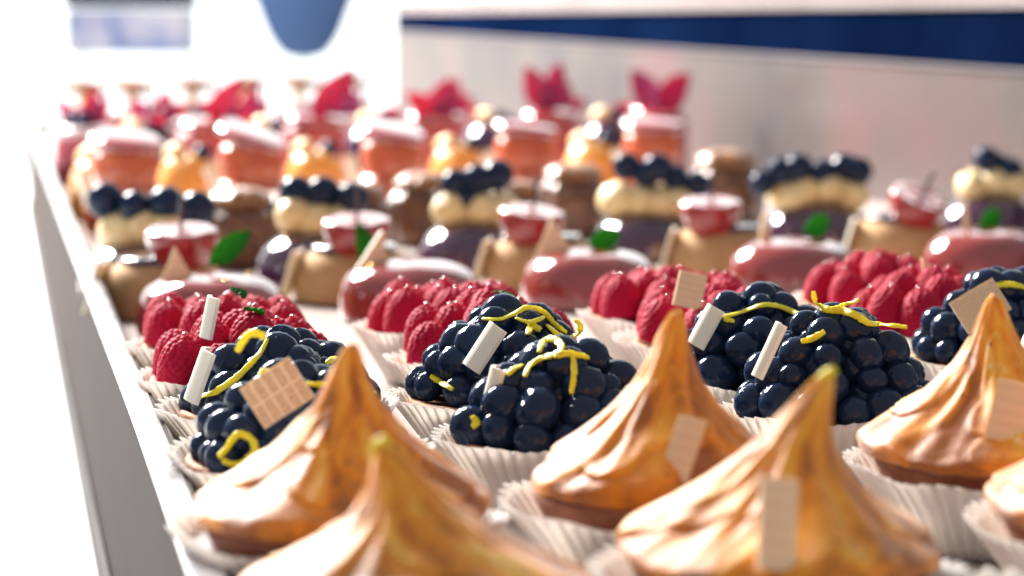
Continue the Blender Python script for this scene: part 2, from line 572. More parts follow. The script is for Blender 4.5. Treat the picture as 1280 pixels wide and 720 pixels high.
def prism(name, poly, z0, z1, mat, parent=None, bevel=0):
    bm = bmesh.new()
    lo = [bm.verts.new((x, y, z0)) for x, y in poly]
    hi = [bm.verts.new((x, y, z1)) for x, y in poly]
    n = len(poly)
    bm.faces.new(list(reversed(lo))); bm.faces.new(hi)
    for i in range(n):
        bm.faces.new((lo[i], lo[(i + 1) % n], hi[(i + 1) % n], hi[i]))
    bmesh.ops.recalc_face_normals(bm, faces=bm.faces)
    if bevel:
        bmesh.ops.bevel(bm, geom=bm.edges[:], offset=bevel, segments=3, affect='EDGES', profile=.6)
    me = bpy.data.meshes.new(name); bm.to_mesh(me); bm.free()
    return link(name, me, mat, parent)

PA = pt_cam(.427 + .59 * .5, 2.0 - 1.6 * .5)          # wall line, near end (outside the picture)
PB = pt_cam(-.175, 3.62)
XL = .0490
ZC = -.114
YB = PB.y + .0
ct = prism('counter_top', [(-5.5, -.3), (2.6, -.3), (2.6, 8.5), (-5.5, 8.5)], -.13, ZC - .0005, MAT['counter'])
ct['kind'] = 'structure'
tray = thing('display_tray', 'long white tray with a raised pale rim and taupe side, carrying all the pastries', 'tray', (XL, .2, ZC))
def tprism(name, poly, z0, z1, mat, bevel=0):
    o = prism(name, [(x - XL, y - .2) for x, y in poly], z0 - ZC, z1 - ZC, mat, tray, bevel)
    return o
dn = (PB - PA).normalized()
tprism('base_board', [(XL + .0105, .2), (PA.x, .2), (PA.x, PA.y), (PB.x, PB.y - .012), (XL + .0105, PB.y - .012)], -.012, 0, MAT['tray'])
tprism('rim', [(XL - .0005, .2), (XL + .0088, .2), (XL + .0088, PB.y), (XL - .0005, PB.y)], .0185, .0225, MAT['rim'], .0012)
tprism('rim_gap', [(XL + .0090, .2), (XL + .0102, .2), (XL + .0102, PB.y - .02), (XL + .0090, PB.y - .02)], -.004, .0215, MAT['side'], .0003)  # dark strip stands in for the shaded gap inside the rim
tprism('side_panel', [(XL + .0015, .2), (XL + .0085, .2), (XL + .0085, PB.y), (XL + .0015, PB.y)], ZC + .0005, .0178, MAT['side'], .0006)
tprism('foot_strip', [(XL - .002, .2), (XL + .001, .2), (XL + .001, PB.y), (XL - .002, PB.y)], ZC + .0005, ZC + .022, MAT['foot'], .0008)
tprism('end_board', [(XL + .0105, PB.y - .0115), (PB.x, PB.y - .0115), (PB.x, PB.y), (XL + .0105, PB.y)], ZC + .0005, .022, MAT['rim'], .001)

# wall at the back of the case, falling slightly towards the viewer
wall = thing('case_wall', 'beige laminate wall behind the pastries with a dark blue band along its top', 'wall', (0, 0, 0))
def wall_strip(name, za0, za1, zb0, zb1, mat, proud=0, thick=.02):
    """from near end A to far end B between two heights at each end"""
    nrm = Vector((-dn.y, dn.x, 0))
    if nrm.dot(-PA) < 0: nrm = -nrm
    A, B = PA + nrm * proud, PB + nrm * proud
    A2, B2 = PA - nrm * thick, PB - nrm * thick
    vs = [(A.x, A.y, za0), (B.x, B.y, zb0), (B.x, B.y, zb1), (A.x, A.y, za1), (A2.x, A2.y, za0), (B2.x, B2.y, zb0), (B2.x, B2.y, zb1), (A2.x, A2.y, za1)]
    fs = [(0, 1, 2, 3), (7, 6, 5, 4), (4, 5, 1, 0), (3, 2, 6, 7), (1, 5, 6, 2), (4, 0, 3, 7)]
    me = mesh(name, vs, fs, False)
    bm = bmesh.new(); bm.from_mesh(me); bmesh.ops.recalc_face_normals(bm, faces=bm.faces); bm.to_mesh(me); bm.free()
    return link(name, me, mat, wall)
# heights from where the bands cross the picture at its right side (depth 2.0) and at the wall's far end
def hz(v, d): return CAMZ - (v - 27) / F * d
def ends(vr, vl):
    zr, zl = hz(vr, 2.0), hz(vl, 3.62)
    return zr - (zl - zr) * .5, zl
a0, b0 = ends(90, 40); a1, b1 = ends(86, 38); a2, b2 = ends(10, 17); a3, b3 = ends(-10, 4)
wall_strip('panel', ZC, a0, ZC, b0, MAT['panel'])
wall_strip('top_highlight', a0 + .0004, a1, b0 + .0004, b1, MAT['edge_highlight'], .003)  # thin pale strip stands in for the highlight along the panel's top edge
wall_strip('dark_band', a1 + .0004, a2, b1 + .0004, b2, MAT['navy'], -.001)
wall_strip('top_rail', a2 + .0004, a3 + .03, b2 + .0004, b3, MAT['rail'], .004)

# bright shop window far behind
win = thing('shop_window', 'blown out bright window filling the background on the left', 'window', tuple(pt_cam(-.6, 5.5, ZC)), rot=-YAW)
wm = box('pane', 6.6, .02, 3.4); link('pane', wm, MAT['window'], win, (0, 0, 1.701))
for x in (-3.35, 3.35):
    link('frame_post', box('frame_post', .08, .10, 3.5, .006), MAT['rail'], win, (x, 0, 1.75))

# out-of-focus furniture in front of the window
def floor_pos(u, d, z): 
    p = at_depth(u, 27, d); return Vector((p.x, p.y, z))
d_ = 5.0
st = thing('grey_stand', 'blurred grey violet stand with dark top edge at the upper left background', 'stand', tuple(floor_pos(165, d_, ZC)), rot=-YAW)
link('body', box('body', .245, .18, .09, .012), MAT['grey'], st, (0, 0, .261))
for sx in (-1, 1):
    link('leg', box('leg', .012, .012, .214, .002), MAT['counter'], st, (sx * .11, .05, .108))
link('top_edge', box('top_edge', .255, .19, .05, .01), MAT['navy'], st, (0, 0, .336))
ch = thing('blue_chair_back', 'blurred dark blue rounded chair back at the top of the background', 'chair', tuple(floor_pos(380, 4.6, ZC)), rot=-YAW)
def seat_back(name, w, h, t):
    vs, fs = [], []
    pr = [(0, .0), (.09, .006), (.17, .035), (.26, .13), (.34, .28), (.46, .5), (.5, .75), (.4, .95), (.2, 1.0), (0, 1.0)]
    pr = catmull(pr, 28)
    out = [(x * w, z * h) for x, z in pr] + [(-x * w, z * h) for x, z in reversed(pr[1:-1])]
    n = len(out)
    for y, s in ((-t / 2, .92), (-t * .3, 1), (t * .3, 1), (t / 2, .92)):
        vs += [(x * s, y, h / 2 + (z - h / 2) * s) for x, z in out]
    for i in range(3):
        for j in range(n):
            k = (j + 1) % n
            fs.append((i * n + j, i * n + k, (i + 1) * n + k, (i + 1) * n + j))
    fs.append(tuple(reversed(range(n)))); fs.append(tuple(3 * n + j for j in range(n)))
    return mesh(name, vs, fs)
link('backrest', seat_back('backrest', .26, .36, .04), MAT['blue'], ch, (0, 0, .211))
link('post', box('post', .012, .012, .212, .002), MAT['counter'], ch, (0, 0, .106))

# ------------------------------------------------------------------ blueberry tarts
def hit_spheres(u, v, spheres, off, dep):
    d = ray(u, v)
    best = None
    for c, r in spheres:
        oc = ORI - c
        rr = r + off
        b = oc.dot(d); q = oc.length_squared - rr * rr
        disc = b * b - q
        if disc > 0:
            t = -b - math.sqrt(disc)
            if best is None or t < best: best = t
    if best is None:
        return at_depth(u, v, dep)
    return ORI + d * best

def add_zest(root, px, spheres, dep, seed, w=.0021, n=None):
    n = n or max(14, 6 * len(px))
    pts = [hit_spheres(u, v, spheres, .0009, dep) for u, v in catmull([list(p) for p in px], n)]
    for _ in range(3):
        pts = [pts[0]] + [(pts[i - 1] + pts[i] * 2 + pts[i + 1]) / 4 for i in range(1, n - 1)] + [pts[-1]]
    for i, p in enumerate(pts):                       # keep the peel on top of the berries
        for c, r in spheres:
            q = p - c
            if q.length < r + .0006:
                p = c + q.normalized() * (r + .0006)
        pts[i] = p
    for _ in range(1):
        pts = [pts[0]] + [(pts[i - 1] + pts[i] * 2 + pts[i + 1]) / 4 for i in range(1, n - 1)] + [pts[-1]]
    base = root.location
    me = ribbon('lemon_zest', [p - base for p in pts], w, .00065, ray(640, 300) * -1 + Vector((0, 0, .6)), seed)
    return link('lemon_zest', me, MAT['zest'], root)

RIMZ = .027
def blueberry_tart(u, v, label, seed, lift=1.0, zests=(), plaques=()):
    rnd = random.Random(seed)
    p = on_plane(u, v, RIMZ); p.z = 0
    root = thing('blueberry_tart', label, 'tart', tuple(p), 'blueberry tarts in white paper cases')
    dep = p.dot(FWD)
    add_paper(root, rnd)
    link('tart_shell', rnd.choice(SHELL), MAT['crust'], root, (0, 0, 0), (0, 0, rnd.uniform(0, 6)))
    layers = [(.0305, 14, .0290), (.0190, 9, .0305), (.0070, 3, .0310), (.0255, 12, .0372), (.0140, 7, .0395), (.0030, 2, .0410), (.0188, 9, .0448), (.0080, 4, .0470), (.0100, 5, .0520), (.0010, 1, .0550)]
    spheres = []
    for R, n, z in layers:
        a0 = rnd.uniform(0, 6.28)
        for k in range(n):
            a = a0 + 2 * math.pi * k / n + rnd.uniform(-.14, .14)
            rr = R + rnd.uniform(-.0018, .0018)
            r = rnd.choice((.0060, .0068, .0073, .0077, .0085)) * rnd.uniform(.96, 1.04)
            zz = .0245 + (z - .0245) * lift + rnd.uniform(-.0015, .0015)
            loc = Vector((rr * math.cos(a), rr * math.sin(a), zz))
            link('blueberry', rnd.choice(BLUE), MAT['blueberry'], root, loc, (rnd.uniform(-.9, .9) if rnd.random() < .6 else rnd.uniform(0, 6), rnd.uniform(-.9, .9), rnd.uniform(0, 6)), r)
            spheres.append((loc + p, r))
    for i, z in enumerate(zests):
        add_zest(root, z, spheres, dep - .02, seed * 10 + i, rnd.uniform(.0022, .0029))
    for (pu, pv, dd, w, h, roll, yaw, tilt, kind) in plaques:
        add_plaque(root, pu, pv, dep + dd, w, h, roll, yaw, tilt, kind)
    return root

blueberry_tart(374, 560, 'blueberry tart at the front left whose tan grid plaque faces the viewer', 31, .80,
    zests=[[(297, 440), (303, 428), (312, 417), (325, 418), (333, 424)], [(384, 480), (417, 482), (448, 487), (470, 490)],
           [(273, 572), (284, 560), (296, 543), (311, 546), (319, 560), (309, 575), (291, 581), (278, 574)],
           [(326, 470), (331, 464), (337, 468)], [(457, 487), (470, 500), (481, 520), (496, 536)]],
    plaques=[(346, 491, -.040, .0185, .0150, 33, 4, -12, 'grid')])
blueberry_tart(352, 500, 'blueberry tart with a long zest strand and white strip, behind the tart with grid plaque', 34, .78,
    zests=[[(234, 499), (252, 495), (269, 490), (285, 480), (298, 470), (314, 454), (326, 440), (334, 424)], [(408, 455), (418, 447), (425, 452)]],
    plaques=[(243, 467, -.028, .012, .0195, -20, -74, 0, 'white')])
blueberry_tart(702, 536, 'largest blueberry tart in the middle, a loop of lemon zest on its front', 37, .95,
    zests=[[(656, 471), (660, 460), (667, 453), (681, 446), (701, 443), (716, 442), (736, 447)], [(674, 440), (678, 428), (689, 423), (700, 429), (701, 440), (693, 446)],
           [(716, 444), (718, 464), (714, 492)], [(634, 469), (642, 461), (652, 456)], [(590, 520), (596, 528), (590, 534)]],
    plaques=[(609, 487, -.012, .010, .0165, -14, -78, 0, 'white')])
blueberry_tart(634, 487, 'blueberry tart crowned with tangled zest and a broad white plaque, behind the middle tart', 41, 1.05,
    zests=[[(603, 398), (625, 399), (645, 391), (659, 384), (679, 389), (693, 405), (708, 415)], [(645, 397), (662, 403), (680, 396)],
           [(684, 406), (696, 417), (708, 423), (721, 420), (726, 407), (718, 400)], [(538, 470), (553, 479), (566, 487)], [(660, 418), (664, 407), (676, 413)]],
    plaques=[(599, 430, -.034, .0115, .0185, -26, -62, -8, 'white')])
blueberry_tart(1044, 506, 'blueberry tart in the right half, zest curling up like a hook at its top', 43, 1.12,
    zests=[[(1017, 364), (1018, 374), (1024, 382), (1034, 387), (1052, 388), (1072, 395), (1086, 404), (1111, 406), (1134, 409)], [(1041, 387), (1058, 381), (1074, 374)],
           [(1002, 427), (1016, 423), (1031, 414)]],
    plaques=[(957, 436, -.022, .0075, .021, -24, -80, 0, 'white')])
blueberry_tart(944, 466, 'blueberry tart with one smooth zest strand over its top, behind a meringue peak', 47, 1.08,
    zests=[[(883, 393), (908, 395), (933, 388), (953, 381), (975, 383), (998, 393), (1012, 400)], [(905, 398), (918, 402)]],
    plaques=[(876, 405, -.026, .0105, .0170, -24, -62, -5, 'white')])
blueberry_tart(1250, 441, 'blueberry tart at the right edge with a curl-printed plaque turned to the viewer', 53, 1.08,
    zests=[[(1238, 358), (1258, 355), (1278, 358), (1290, 364)]],
    plaques=[(1226, 382, -.040, .0205, .0150, 30, 5, -15, 'curls')])
blueberry_tart(1386, 478, 'blueberry tart cut off by the right edge, only its left berries showing', 59, .85,
    zests=[[(1258, 452), (1264, 458), (1272, 455)]],
    plaques=[(1278, 440, -.01, .012, .0165, -24, -60, 0, 'white')])

# ------------------------------------------------------------------ raspberry tarts
LEAF_S = leaf_mesh('mint_leaf', .010, .006, .3, 1)
def raspberry_tart(u, v, label, seed, plaques=(), sprigs=(), lift=1.0):
    rnd = random.Random(seed)
    p = on_plane(u, v, RIMZ); p.z = 0
    root = thing('raspberry_tart', label, 'tart', tuple(p), 'raspberry tarts in white paper cases')
    dep = p.dot(FWD)
    add_paper(root, rnd)
    link('tart_shell', rnd.choice(SHELL), MAT['crust'], root, (0, 0, 0), (0, 0, rnd.uniform(0, 6)))
    for R, n, z, lean in ((.0285, 8, .0215, .16), (.0150, 5, .0235 + .006 * lift, .10), (.0010, 1, .026 + .008 * lift, 0)):
        a0 = rnd.uniform(0, 6.28)
        for k in range(n):
            a = a0 + 2 * math.pi * k / n + rnd.uniform(-.1, .1)
            rr = R + rnd.uniform(-.0012, .0012)
            s = rnd.uniform(.0158, .0186)
            loc = Vector((rr * math.cos(a), rr * math.sin(a), z + rnd.uniform(-.001, .003)))
            tilt = -lean + rnd.uniform(-.12, .12)
            rot = Matrix.Rotation(a, 3, 'Z') @ Matrix.Rotation(tilt * .6, 3, 'Y') @ Matrix.Rotation(rnd.uniform(-.1, .1), 3, 'X') @ Matrix.Rotation(rnd.uniform(0, 6), 3, 'Z')
            b = link('raspberry', rnd.choice(RASP), MAT['raspberry'], root, loc, rot, s)
            if rnd.random() < .6:
                link('glaze_drop', DROP, MAT['drop'], b, (rnd.uniform(-.05, .05), rnd.uniform(-.05, .05), 1.28), (0, 0, 0), rnd.uniform(.07, .10))
    for (pu, pv, dd, w, h, roll, yaw, tilt, kind, tri) in plaques:
        add_plaque(root, pu, pv, dep + dd, w, h, roll, yaw, tilt, kind, tri)
    for (pu, pv, dd, az) in sprigs:
        q = at_depth(pu, pv, dep + dd) - p
        link('mint_leaf', LEAF_S, MAT['leaf'], root, q, (.5, 0, az))
    return root

raspberry_tart(304, 463, 'brightest raspberry tart at the left with a narrow white strip standing in it', 61, [(257, 396, -.030, .008, .0165, -12, -60, 0, 'white', False)], [(306, 372, .0, .6), (330, 393, -.015, 2.0)], .6)
raspberry_tart(283, 424, 'raspberry tart mostly hidden behind the brightest one at the tray rim', 64, lift=-.2)
raspberry_tart(612, 440, 'raspberry tart just behind the zest-crowned blueberry tart', 66, [], [(645, 374, -.01, 1.2)], .5)
raspberry_tart(558, 404, 'raspberry tart in front of the red glazed dome with the looped highlight', 69, lift=-.2)
raspberry_tart(896, 420, 'raspberry tart with an upright tan printed plaque, above a meringue tip', 71, [(863, 363, -.030, .0125, .0155, -14, 8, -10, 'script', False)], lift=.5)
raspberry_tart(838, 388, 'raspberry tart under the red dome with the round green leaf', 74, lift=-.1)
raspberry_tart(1164, 404, 'raspberry tart with a small tan corner of chocolate on top, far right', 76, [(1164, 341, .005, .014, .017, 30, 20, -5, 'script', True)], lift=.9)
raspberry_tart(1096, 372, 'farthest right raspberry tart whose top berry rises above the others', 79, lift=.3)

# ------------------------------------------------------------------ meringue tarts
def meringue_mesh(seed, Rr, H, lean, nst=6, swirl=1.0):
    rnd = random.Random(seed)
    prof = [(.86, -.08), (.95, -.07), (1.0, -.025), (.985, .03), (.90, .085), (.73, .18), (.53, .31), (.37, .44), (.25, .58), (.165, .73), (.105, .87), (.06, .965), (.012, 1.0)]
    prof = catmull(prof, 84)
    N = 168
    ph = rnd.random() * 6
    offs = [rnd.uniform(-.2, .2) for _ in range(nst)]
    ams = [rnd.uniform(.55, 1.3) for _ in range(nst)]
    vs, fs, toast = [], [], []
    patches = [(rnd.uniform(0, 6.28), rnd.uniform(.05, .5), rnd.uniform(.22, .42), rnd.uniform(.10, .22), rnd.uniform(-.5, .5), rnd.uniform(.5, 1.2)) for _ in range(13)]
    def smooth_patch(th, t):
        h, e = 0, 0
        for th0, t0, wt_, wz, sl, am in patches:
            a = (th - th0 - sl * (t - t0) * 3 + math.pi) % (2 * math.pi) - math.pi
            a /= wt_ * (1 + 1.2 * t); b = (t - t0) / wz
            b = b * (1.0 if b < 0 else .6)
            q = 1 - a * a - b * b
            if q > 0:
                k = min(1, q / .22); k = k * k * (3 - 2 * k)
                h = max(h, am * k * (.75 - .35 * b))
                e = max(e, am * (1 - abs(k - .5) * 2))
        return h, e
    for i, (r, z) in enumerate(prof):
        t = max(0, z)
        A = .10 * (min(1, t / .10) ** .7) * (1 - .45 * t)
        for j in range(N):
            th = 2 * math.pi * j / N
            wv = noise.noise(Vector((math.cos(th) * 1.1, math.sin(th) * 1.1, t * 2.3 + seed)))
            ang = (th + ph + swirl * t * 1.6 + .55 * wv) / (2 * math.pi) * nst
            k = int(math.floor(ang)) % nst
            fr = ang - math.floor(ang)
            fr2 = fr + offs[k] * math.sin(math.pi * fr) * .5
            saw = (fr2 ** .8) * (1 if fr2 < .86 else max(0, (1 - fr2) / .14))       # swoosh with one sharp lip
            fine = noise.noise(Vector((math.cos(th) * 5, math.sin(th) * 5, t * 3 + seed * 2)))
            ph_, pe_ = smooth_patch(th, t)
            rr = r * Rr * (1 + A * ams[k] * (saw - .45) + .03 * fine * min(1, t * 6)) + 0.0024 * ph_ * min(1, t * 12) * (1 - .6 * t)
            wave = .0016 * math.sin(3 * th + ph) * (1 - t) + .0012 * fine
            zz = z * H + (wave if z > -.05 else 0)
            bx, by = lean
            s = max(0, t) ** 2.2
            vs.append((rr * math.cos(th) + bx * s, rr * math.sin(th) + by * s, zz))
            tn = noise.noise(Vector((math.cos(th) * 2.2, math.sin(th) * 2.2, t * 2.5 + seed * 5)))
            toast.append(.30 + .30 * (.75 - saw) * ams[k] + .26 * tn + .12 * (1 - t) - .35 * max(0, t - .72) - .12 * ph_ - .22 * pe_)
    M = len(prof)
    for i in range(M - 1):
        for j in range(N):
            k = (j + 1) % N
            fs.append((i * N + j, i * N + k, (i + 1) * N + k, (i + 1) * N + j))
    fs.append(tuple(reversed(range(N)))); fs.append(tuple((M - 1) * N + j for j in range(N)))
    me = mesh('meringue', vs, fs)
    at = me.attributes.new('toast', 'FLOAT', 'POINT')
    at.data.foreach_set('value', toast)
    return me

def meringue_tart(u, v, label, seed, Rr, H, lean, plaques=(), tipzest=False, swirl=1.0, nst=6):
    rnd = random.Random(seed)
    p = on_plane(u, v, .031); p.z = 0
    root = thing('meringue_tart', label, 'tart', tuple(p), 'toasted meringue tarts in white paper cases')
    dep = p.dot(FWD)
    add_paper(root, rnd, True)
    link('tart_shell', rnd.choice(SHELL_M), MAT['dark_crust'], root, (0, 0, 0), (0, 0, rnd.uniform(0, 6)))
    lw = RGT * lean[0] + FWD * lean[1]
    me = meringue_mesh(seed, Rr, H, (lw.x, lw.y), nst, swirl)
    link('meringue', me, MAT['meringue'], root, (0, 0, .0335))
    if tipzest:
        tip = Vector((lw.x, lw.y, .0335 + H))
        pts = [tip + RGT * (.0015 * math.cos(a) - .0005) + FWD * (-.0015 + .001 * math.sin(a)) + Vector((0, 0, .0012 - .0007 * i)) for i, a in enumerate((0, .9, 1.8, 2.7, 3.6))]
        link('lemon_zest', ribbon('lemon_zest', pts, .0028, .0018, Vector((0, 1, 0)), seed), MAT['zest'], root)
    for (pu, pv, dd, w, h, roll, yaw, tilt, kind) in plaques:
        add_plaque(root, pu, pv, dep + dd, w, h, roll, yaw, tilt, kind)
    return root

meringue_tart(520, 742, 'blurred meringue tart closest to the viewer, at the bottom left of centre', 101, .043, .034, (-.008, .0), tipzest=True, swirl=.6)
meringue_tart(974, 694, 'meringue tart at the bottom centre, yellow zest on its bent tip and a tan plaque', 103, .041, .0445, (.012, .0),
    [(973, 655, -.036, .0095, .0225, -8, 12, -20, 'script')], True, swirl=-.7, nst=7)
meringue_tart(1428, 641, 'meringue tart cut off by the right edge, only its white left flank showing', 105, .043, .046, (0, 0))
meringue_tart(428, 640, 'left meringue tart by the tray rim, peak in front of the grid plaque', 107, .0415, .0445, (.003, 0), swirl=.9)
meringue_tart(828, 605, 'meringue tart with the tallest straight peak, tan plaque leaning on its front', 109, .0388, .0490, (.004, 0),
    [(853, 561, -.029, .0085, .019, -9, -28, -22, 'script')], swirl=-.8, nst=6)
meringue_tart(1242, 562, 'meringue tart with sharply toasted ridges at the right edge, beside a large plaque', 111, .0435, .0470, (-.001, 0),
    [(1264, 516, -.031, .0125, .020, -12, -14, -20, 'script')], swirl=.7, nst=7)
ec = thing('empty_paper_case', 'empty white pleated paper case cut off at the bottom right corner', 'paper case', tuple(on_plane(1235, 772, RIMZ) * Vector((1, 1, 0)) if False else Vector((on_plane(1235, 772, RIMZ).x, on_plane(1235, 772, RIMZ).y, 0))))
add_paper(ec, random.Random(5), True)

# ------------------------------------------------------------------ entremets behind
def dome_mesh(name, r, h, n_=2.6, seed=0, n=72):
    """superelliptic dome: 2 is a half ball, larger is boxier"""
    pr = [(r * .93, 0), (r * .985, h * .02)]
    for i in range(25):
        a = math.pi / 2 * i / 24
        pr.append((max(r * math.cos(a) ** (2 / n_), .0005), h * (.05 + .95 * math.sin(a) ** (2 / n_))))
    return lathe(name, pr, n, wob(.035, 1.6, seed), 60)
LEAF = leaf_mesh('mint_leaf', .036, .0135, .45, 2)
LEAF_R = leaf_mesh('mint_leaf', .034, .0150, .35, 3)
RED = [dome_mesh('glazed_dome', .0405, .0325, 3.4, s) for s in (1, 2)]
def flecks(root, rnd, n, r, z):
    for _ in range(n):
        a = rnd.uniform(0, 6.28); 
        me = GOLD[rnd.randrange(2)]
        link('gold_fleck', me, MAT['gold'], root, (r * math.cos(a) * rnd.uniform(.4, .75), r * math.sin(a) * rnd.uniform(.4, .75), z), (rnd.uniform(-.3, .3), rnd.uniform(-.3, .3), a), rnd.uniform(.7, 1.3))
GOLD = [lathe('gold_fleck', [(.0006, -.0002), (.0016, 0), (.0012, .0007), (.0003, .0010)], 9, wob(.5, 2, s)) for s in (1, 2)]
def red_dome(u, d, label, seed, leaf=None, tri=None):
    rnd = random.Random(seed)
    p = floor_at(u, d)
    root = thing('red_glazed_cake', label, 'cake', tuple(p), 'red glazed dome cakes with a leaf')
    link('glazed_dome', rnd.choice(RED), MAT['red_glaze'], root, (0, 0, .0008), (0, 0, rnd.uniform(0, 6)))
    flecks(root, rnd, 3, .036, .0318)
    if tri:
        tu, tv, dd, w, h, roll, yaw = tri
        add_plaque(root, tu, tv, d + dd, w, h, roll, yaw, -8, 'script', True)
    if leaf:
        lu, lv, dd, rx, rz, big = leaf
        q = at_depth(lu, lv, d + dd) - p
        link('mint_leaf', LEAF_R if big else LEAF, MAT['leaf'], root, q, Matrix.Rotation(-YAW, 3, 'Z') @ Matrix.Rotation(R_(rz), 3, 'Y') @ Matrix.Rotation(R_(rx), 3, 'X'))
    return root
red_dome(262, 1.27, 'red glazed dome cake at the tray rim with a long leaf pointing right', 1, (262, 331, 0, 62, 50, False), (221, 337, -.005, .024, .024, 3, 15))
red_dome(512, 1.345, 'red glazed dome cake with a broad looped white highlight and dark upright leaf', 2, (474, 343, .0, 80, -25, False), (473, 315, -.005, .023, .024, -14, 30))
red_dome(738, 1.41, 'red glazed dome cake with a round bright green leaf, in the middle of its row', 3, (736, 306, .0, 50, 76, True), (692, 297, .0, .025, .024, 4, 10))
red_dome(992, 1.48, 'red glazed dome cake behind the tallest raspberries, a leaf lying to its right', 4, (1004, 288, .0, 50, 78, True), (957, 288, .0, .012, .024, 0, 30))
red_dome(1236, 1.555, 'red glazed dome cake at the right edge with a dull green leaf', 5, (1224, 284, .0, 50, 66, True), (1209, 272, .0, .010, .022, 0, 50))

BEIGE = [dome_mesh('cake_body', .0365, .0335, 3.0, s) for s in (5, 6)]
def fig_mesh():
    pr = [(.0005, 0), (.007, .0008), (.0125, .0042), (.0162, .010), (.0180, .017), (.0176, .0205)]
    pr = catmull(pr, 20)
    return lathe('fig_skin', pr, 40, wob(.04, 2, 3))
FIG = fig_mesh()
FIGTOP = lathe('fig_flesh', [(.0175, .0202), (.0172, .0212), (.014, .0213), (.007, .0204), (.0005, .020)], 40, wob(.04, 2, 3))
STICK = lathe('chocolate_stick', [(.0004, 0), (.0011, .0003), (.0012, .019), (.0008, .020), (.0002, .0203)], 12, None)
GLZ = lathe('glaze_disc', [(.0005, -.004), (.023, -.004), (.0255, -.0015), (.0235, .0014), (.0005, .0022)], 56, wob(.06, 2, 5), 20)
def fig_cake(u, d, label, seed, fu, fv, tilt=(0, 0), pl=True):
    rnd = random.Random(seed)
    p = floor_at(u, d)
    root = thing('fig_cake', label, 'cake', tuple(p), 'caramel coloured cakes topped with half a fig')
    link('cake_body', rnd.choice(BEIGE), MAT['beige_cake'], root, (0, 0, .0008), (0, 0, rnd.uniform(0, 6)))
    link('glaze_disc', GLZ, MAT['purple_glaze'], root, (0, 0, .0332))
    q = at_depth(fu, fv, d - .012) - p
    q.z = .0265
    rot = Matrix.Rotation(-YAW, 3, 'Z') @ Matrix.Rotation(R_(tilt[0] + 8), 3, 'X') @ Matrix.Rotation(R_(tilt[1]), 3, 'Y')
    fg = link('fig_half', FIG, MAT['fig_skin'], root, q, rot, 1.14)
    link('flesh', FIGTOP, MAT['fig_flesh'], fg)
    link('chocolate_stick', STICK, MAT['dark_choc'], fg, (0.0, -.001, .0205), (.1, .05, 0))
    if pl:
        a = p - RGT * .036
        s = add_plaque(root, 0, 0, 1, .026, .030, 0, 0, 0, 'shard')
        s.location = a - p + Vector((0, 0, .0165)) - FWD * .004
        s.rotation_euler = (Matrix.Rotation(-YAW, 3, 'Z') @ Matrix.Rotation(R_(82), 3, 'Z') @ Matrix.Rotation(R_(16), 3, 'X')).to_euler()
    return root
fig_cake(202, 1.365, 'caramel cake with a half fig beside the tray rim, dark stick upright in the fig', 1, 228, 300)
fig_cake(442, 1.435, 'caramel cake whose half fig shows the widest white glare', 2, 446, 280)
fig_cake(676, 1.505, 'caramel cake with its fig tilted right under a bent dark stick', 3, 660, 274, (0, 6))
fig_cake(905, 1.58, 'caramel cake with a wide bare beige front, fig far back on top', 4, 888, 256)
fig_cake(1128, 1.66, 'caramel cake with a steeply tilted red fig wedge, at the right', 5, 1136, 258, (14, 16))

PURP = [dome_mesh('glazed_dome', .0405, .0340, 2.5, s) for s in (11, 12)]
def quenelle(name, L, r, seed):
    pr = [(.0003, -L / 2), (r * .5, -L * .44), (r * .85, -L * .28), (r, -.05 * L), (r * .92, L * .2), (r * .6, L * .4), (.0003, L / 2)]
    return lathe(name, pr, 32, wob(.10, 1.6, seed), 26)
QUEN = [quenelle('cream', .040, .0125, 1), quenelle('cream', .036, .0135, 4)]
def blue_cream_cake(u, d, label, seed, berries, nq=3):
    rnd = random.Random(seed)
    p = floor_at(u, d)
    root = thing('purple_glazed_cake', label, 'cake', tuple(p), 'purple glazed cakes with cream and blueberries')
    link('glazed_dome', rnd.choice(PURP), MAT['purple_glaze'], root, (0, 0, .0008), (0, 0, rnd.uniform(0, 6)))
    flecks(root, rnd, 3, .036, .031)
    for k in range(nq):
        off = (k - (nq - 1) / 2) * .015
        q = RGT * off + Vector((0, 0, .040 + rnd.uniform(-.001, .003)))
        rot = Matrix.Rotation(-YAW + R_(rnd.uniform(50, 130)), 3, 'Z') @ Matrix.Rotation(R_(90 + rnd.uniform(-15, 15)), 3, 'Y')
        link('cream', rnd.choice(QUEN), MAT['cream'], root, q, rot)
    for (bu, bv) in berries:
        q = at_depth(bu, bv, d - .004 + rnd.uniform(-.004, .004)) - p
        link('blueberry', BLUE[rnd.randrange(3)], MAT['blueberry'], root, q, (rnd.uniform(0, 6), rnd.uniform(0, 6), 0), rnd.uniform(.0098, .0116))
    me = ribbon('chocolate_twig', [Vector((0, 0, 0)) + RGT * x + Vector((0, 0, .050 + .25 * x * x * 20 - .0012)) - FWD * .006 for x in (-.03, -.018, -.006, .006, .018, .030)], .002, .0015, Vector((0, 0, 1)), seed)
    link('chocolate_twig', me, MAT['dark_choc'], root)
    return root
blue_cream_cake(180, 1.465, 'purple glazed cake with four blueberries lined up beside the tray rim', 1, [(131, 250), (168, 258), (208, 254), (247, 262)])
blue_cream_cake(398, 1.535, 'purple glazed cake with blueberries strung on a dark twig, second from the rim', 2, [(371, 242), (404, 242), (441, 248)])
blue_cream_cake(596, 1.615, 'purple glazed cake whose berries look violet, third from the rim', 3, [(569, 228), (586, 250), (598, 224), (622, 219)])
blue_cream_cake(812, 1.695, 'purple glazed cake with the widest mound of cream, near the middle right', 4, [(783, 208), (808, 218), (822, 209), (845, 224), (871, 232)], 4)
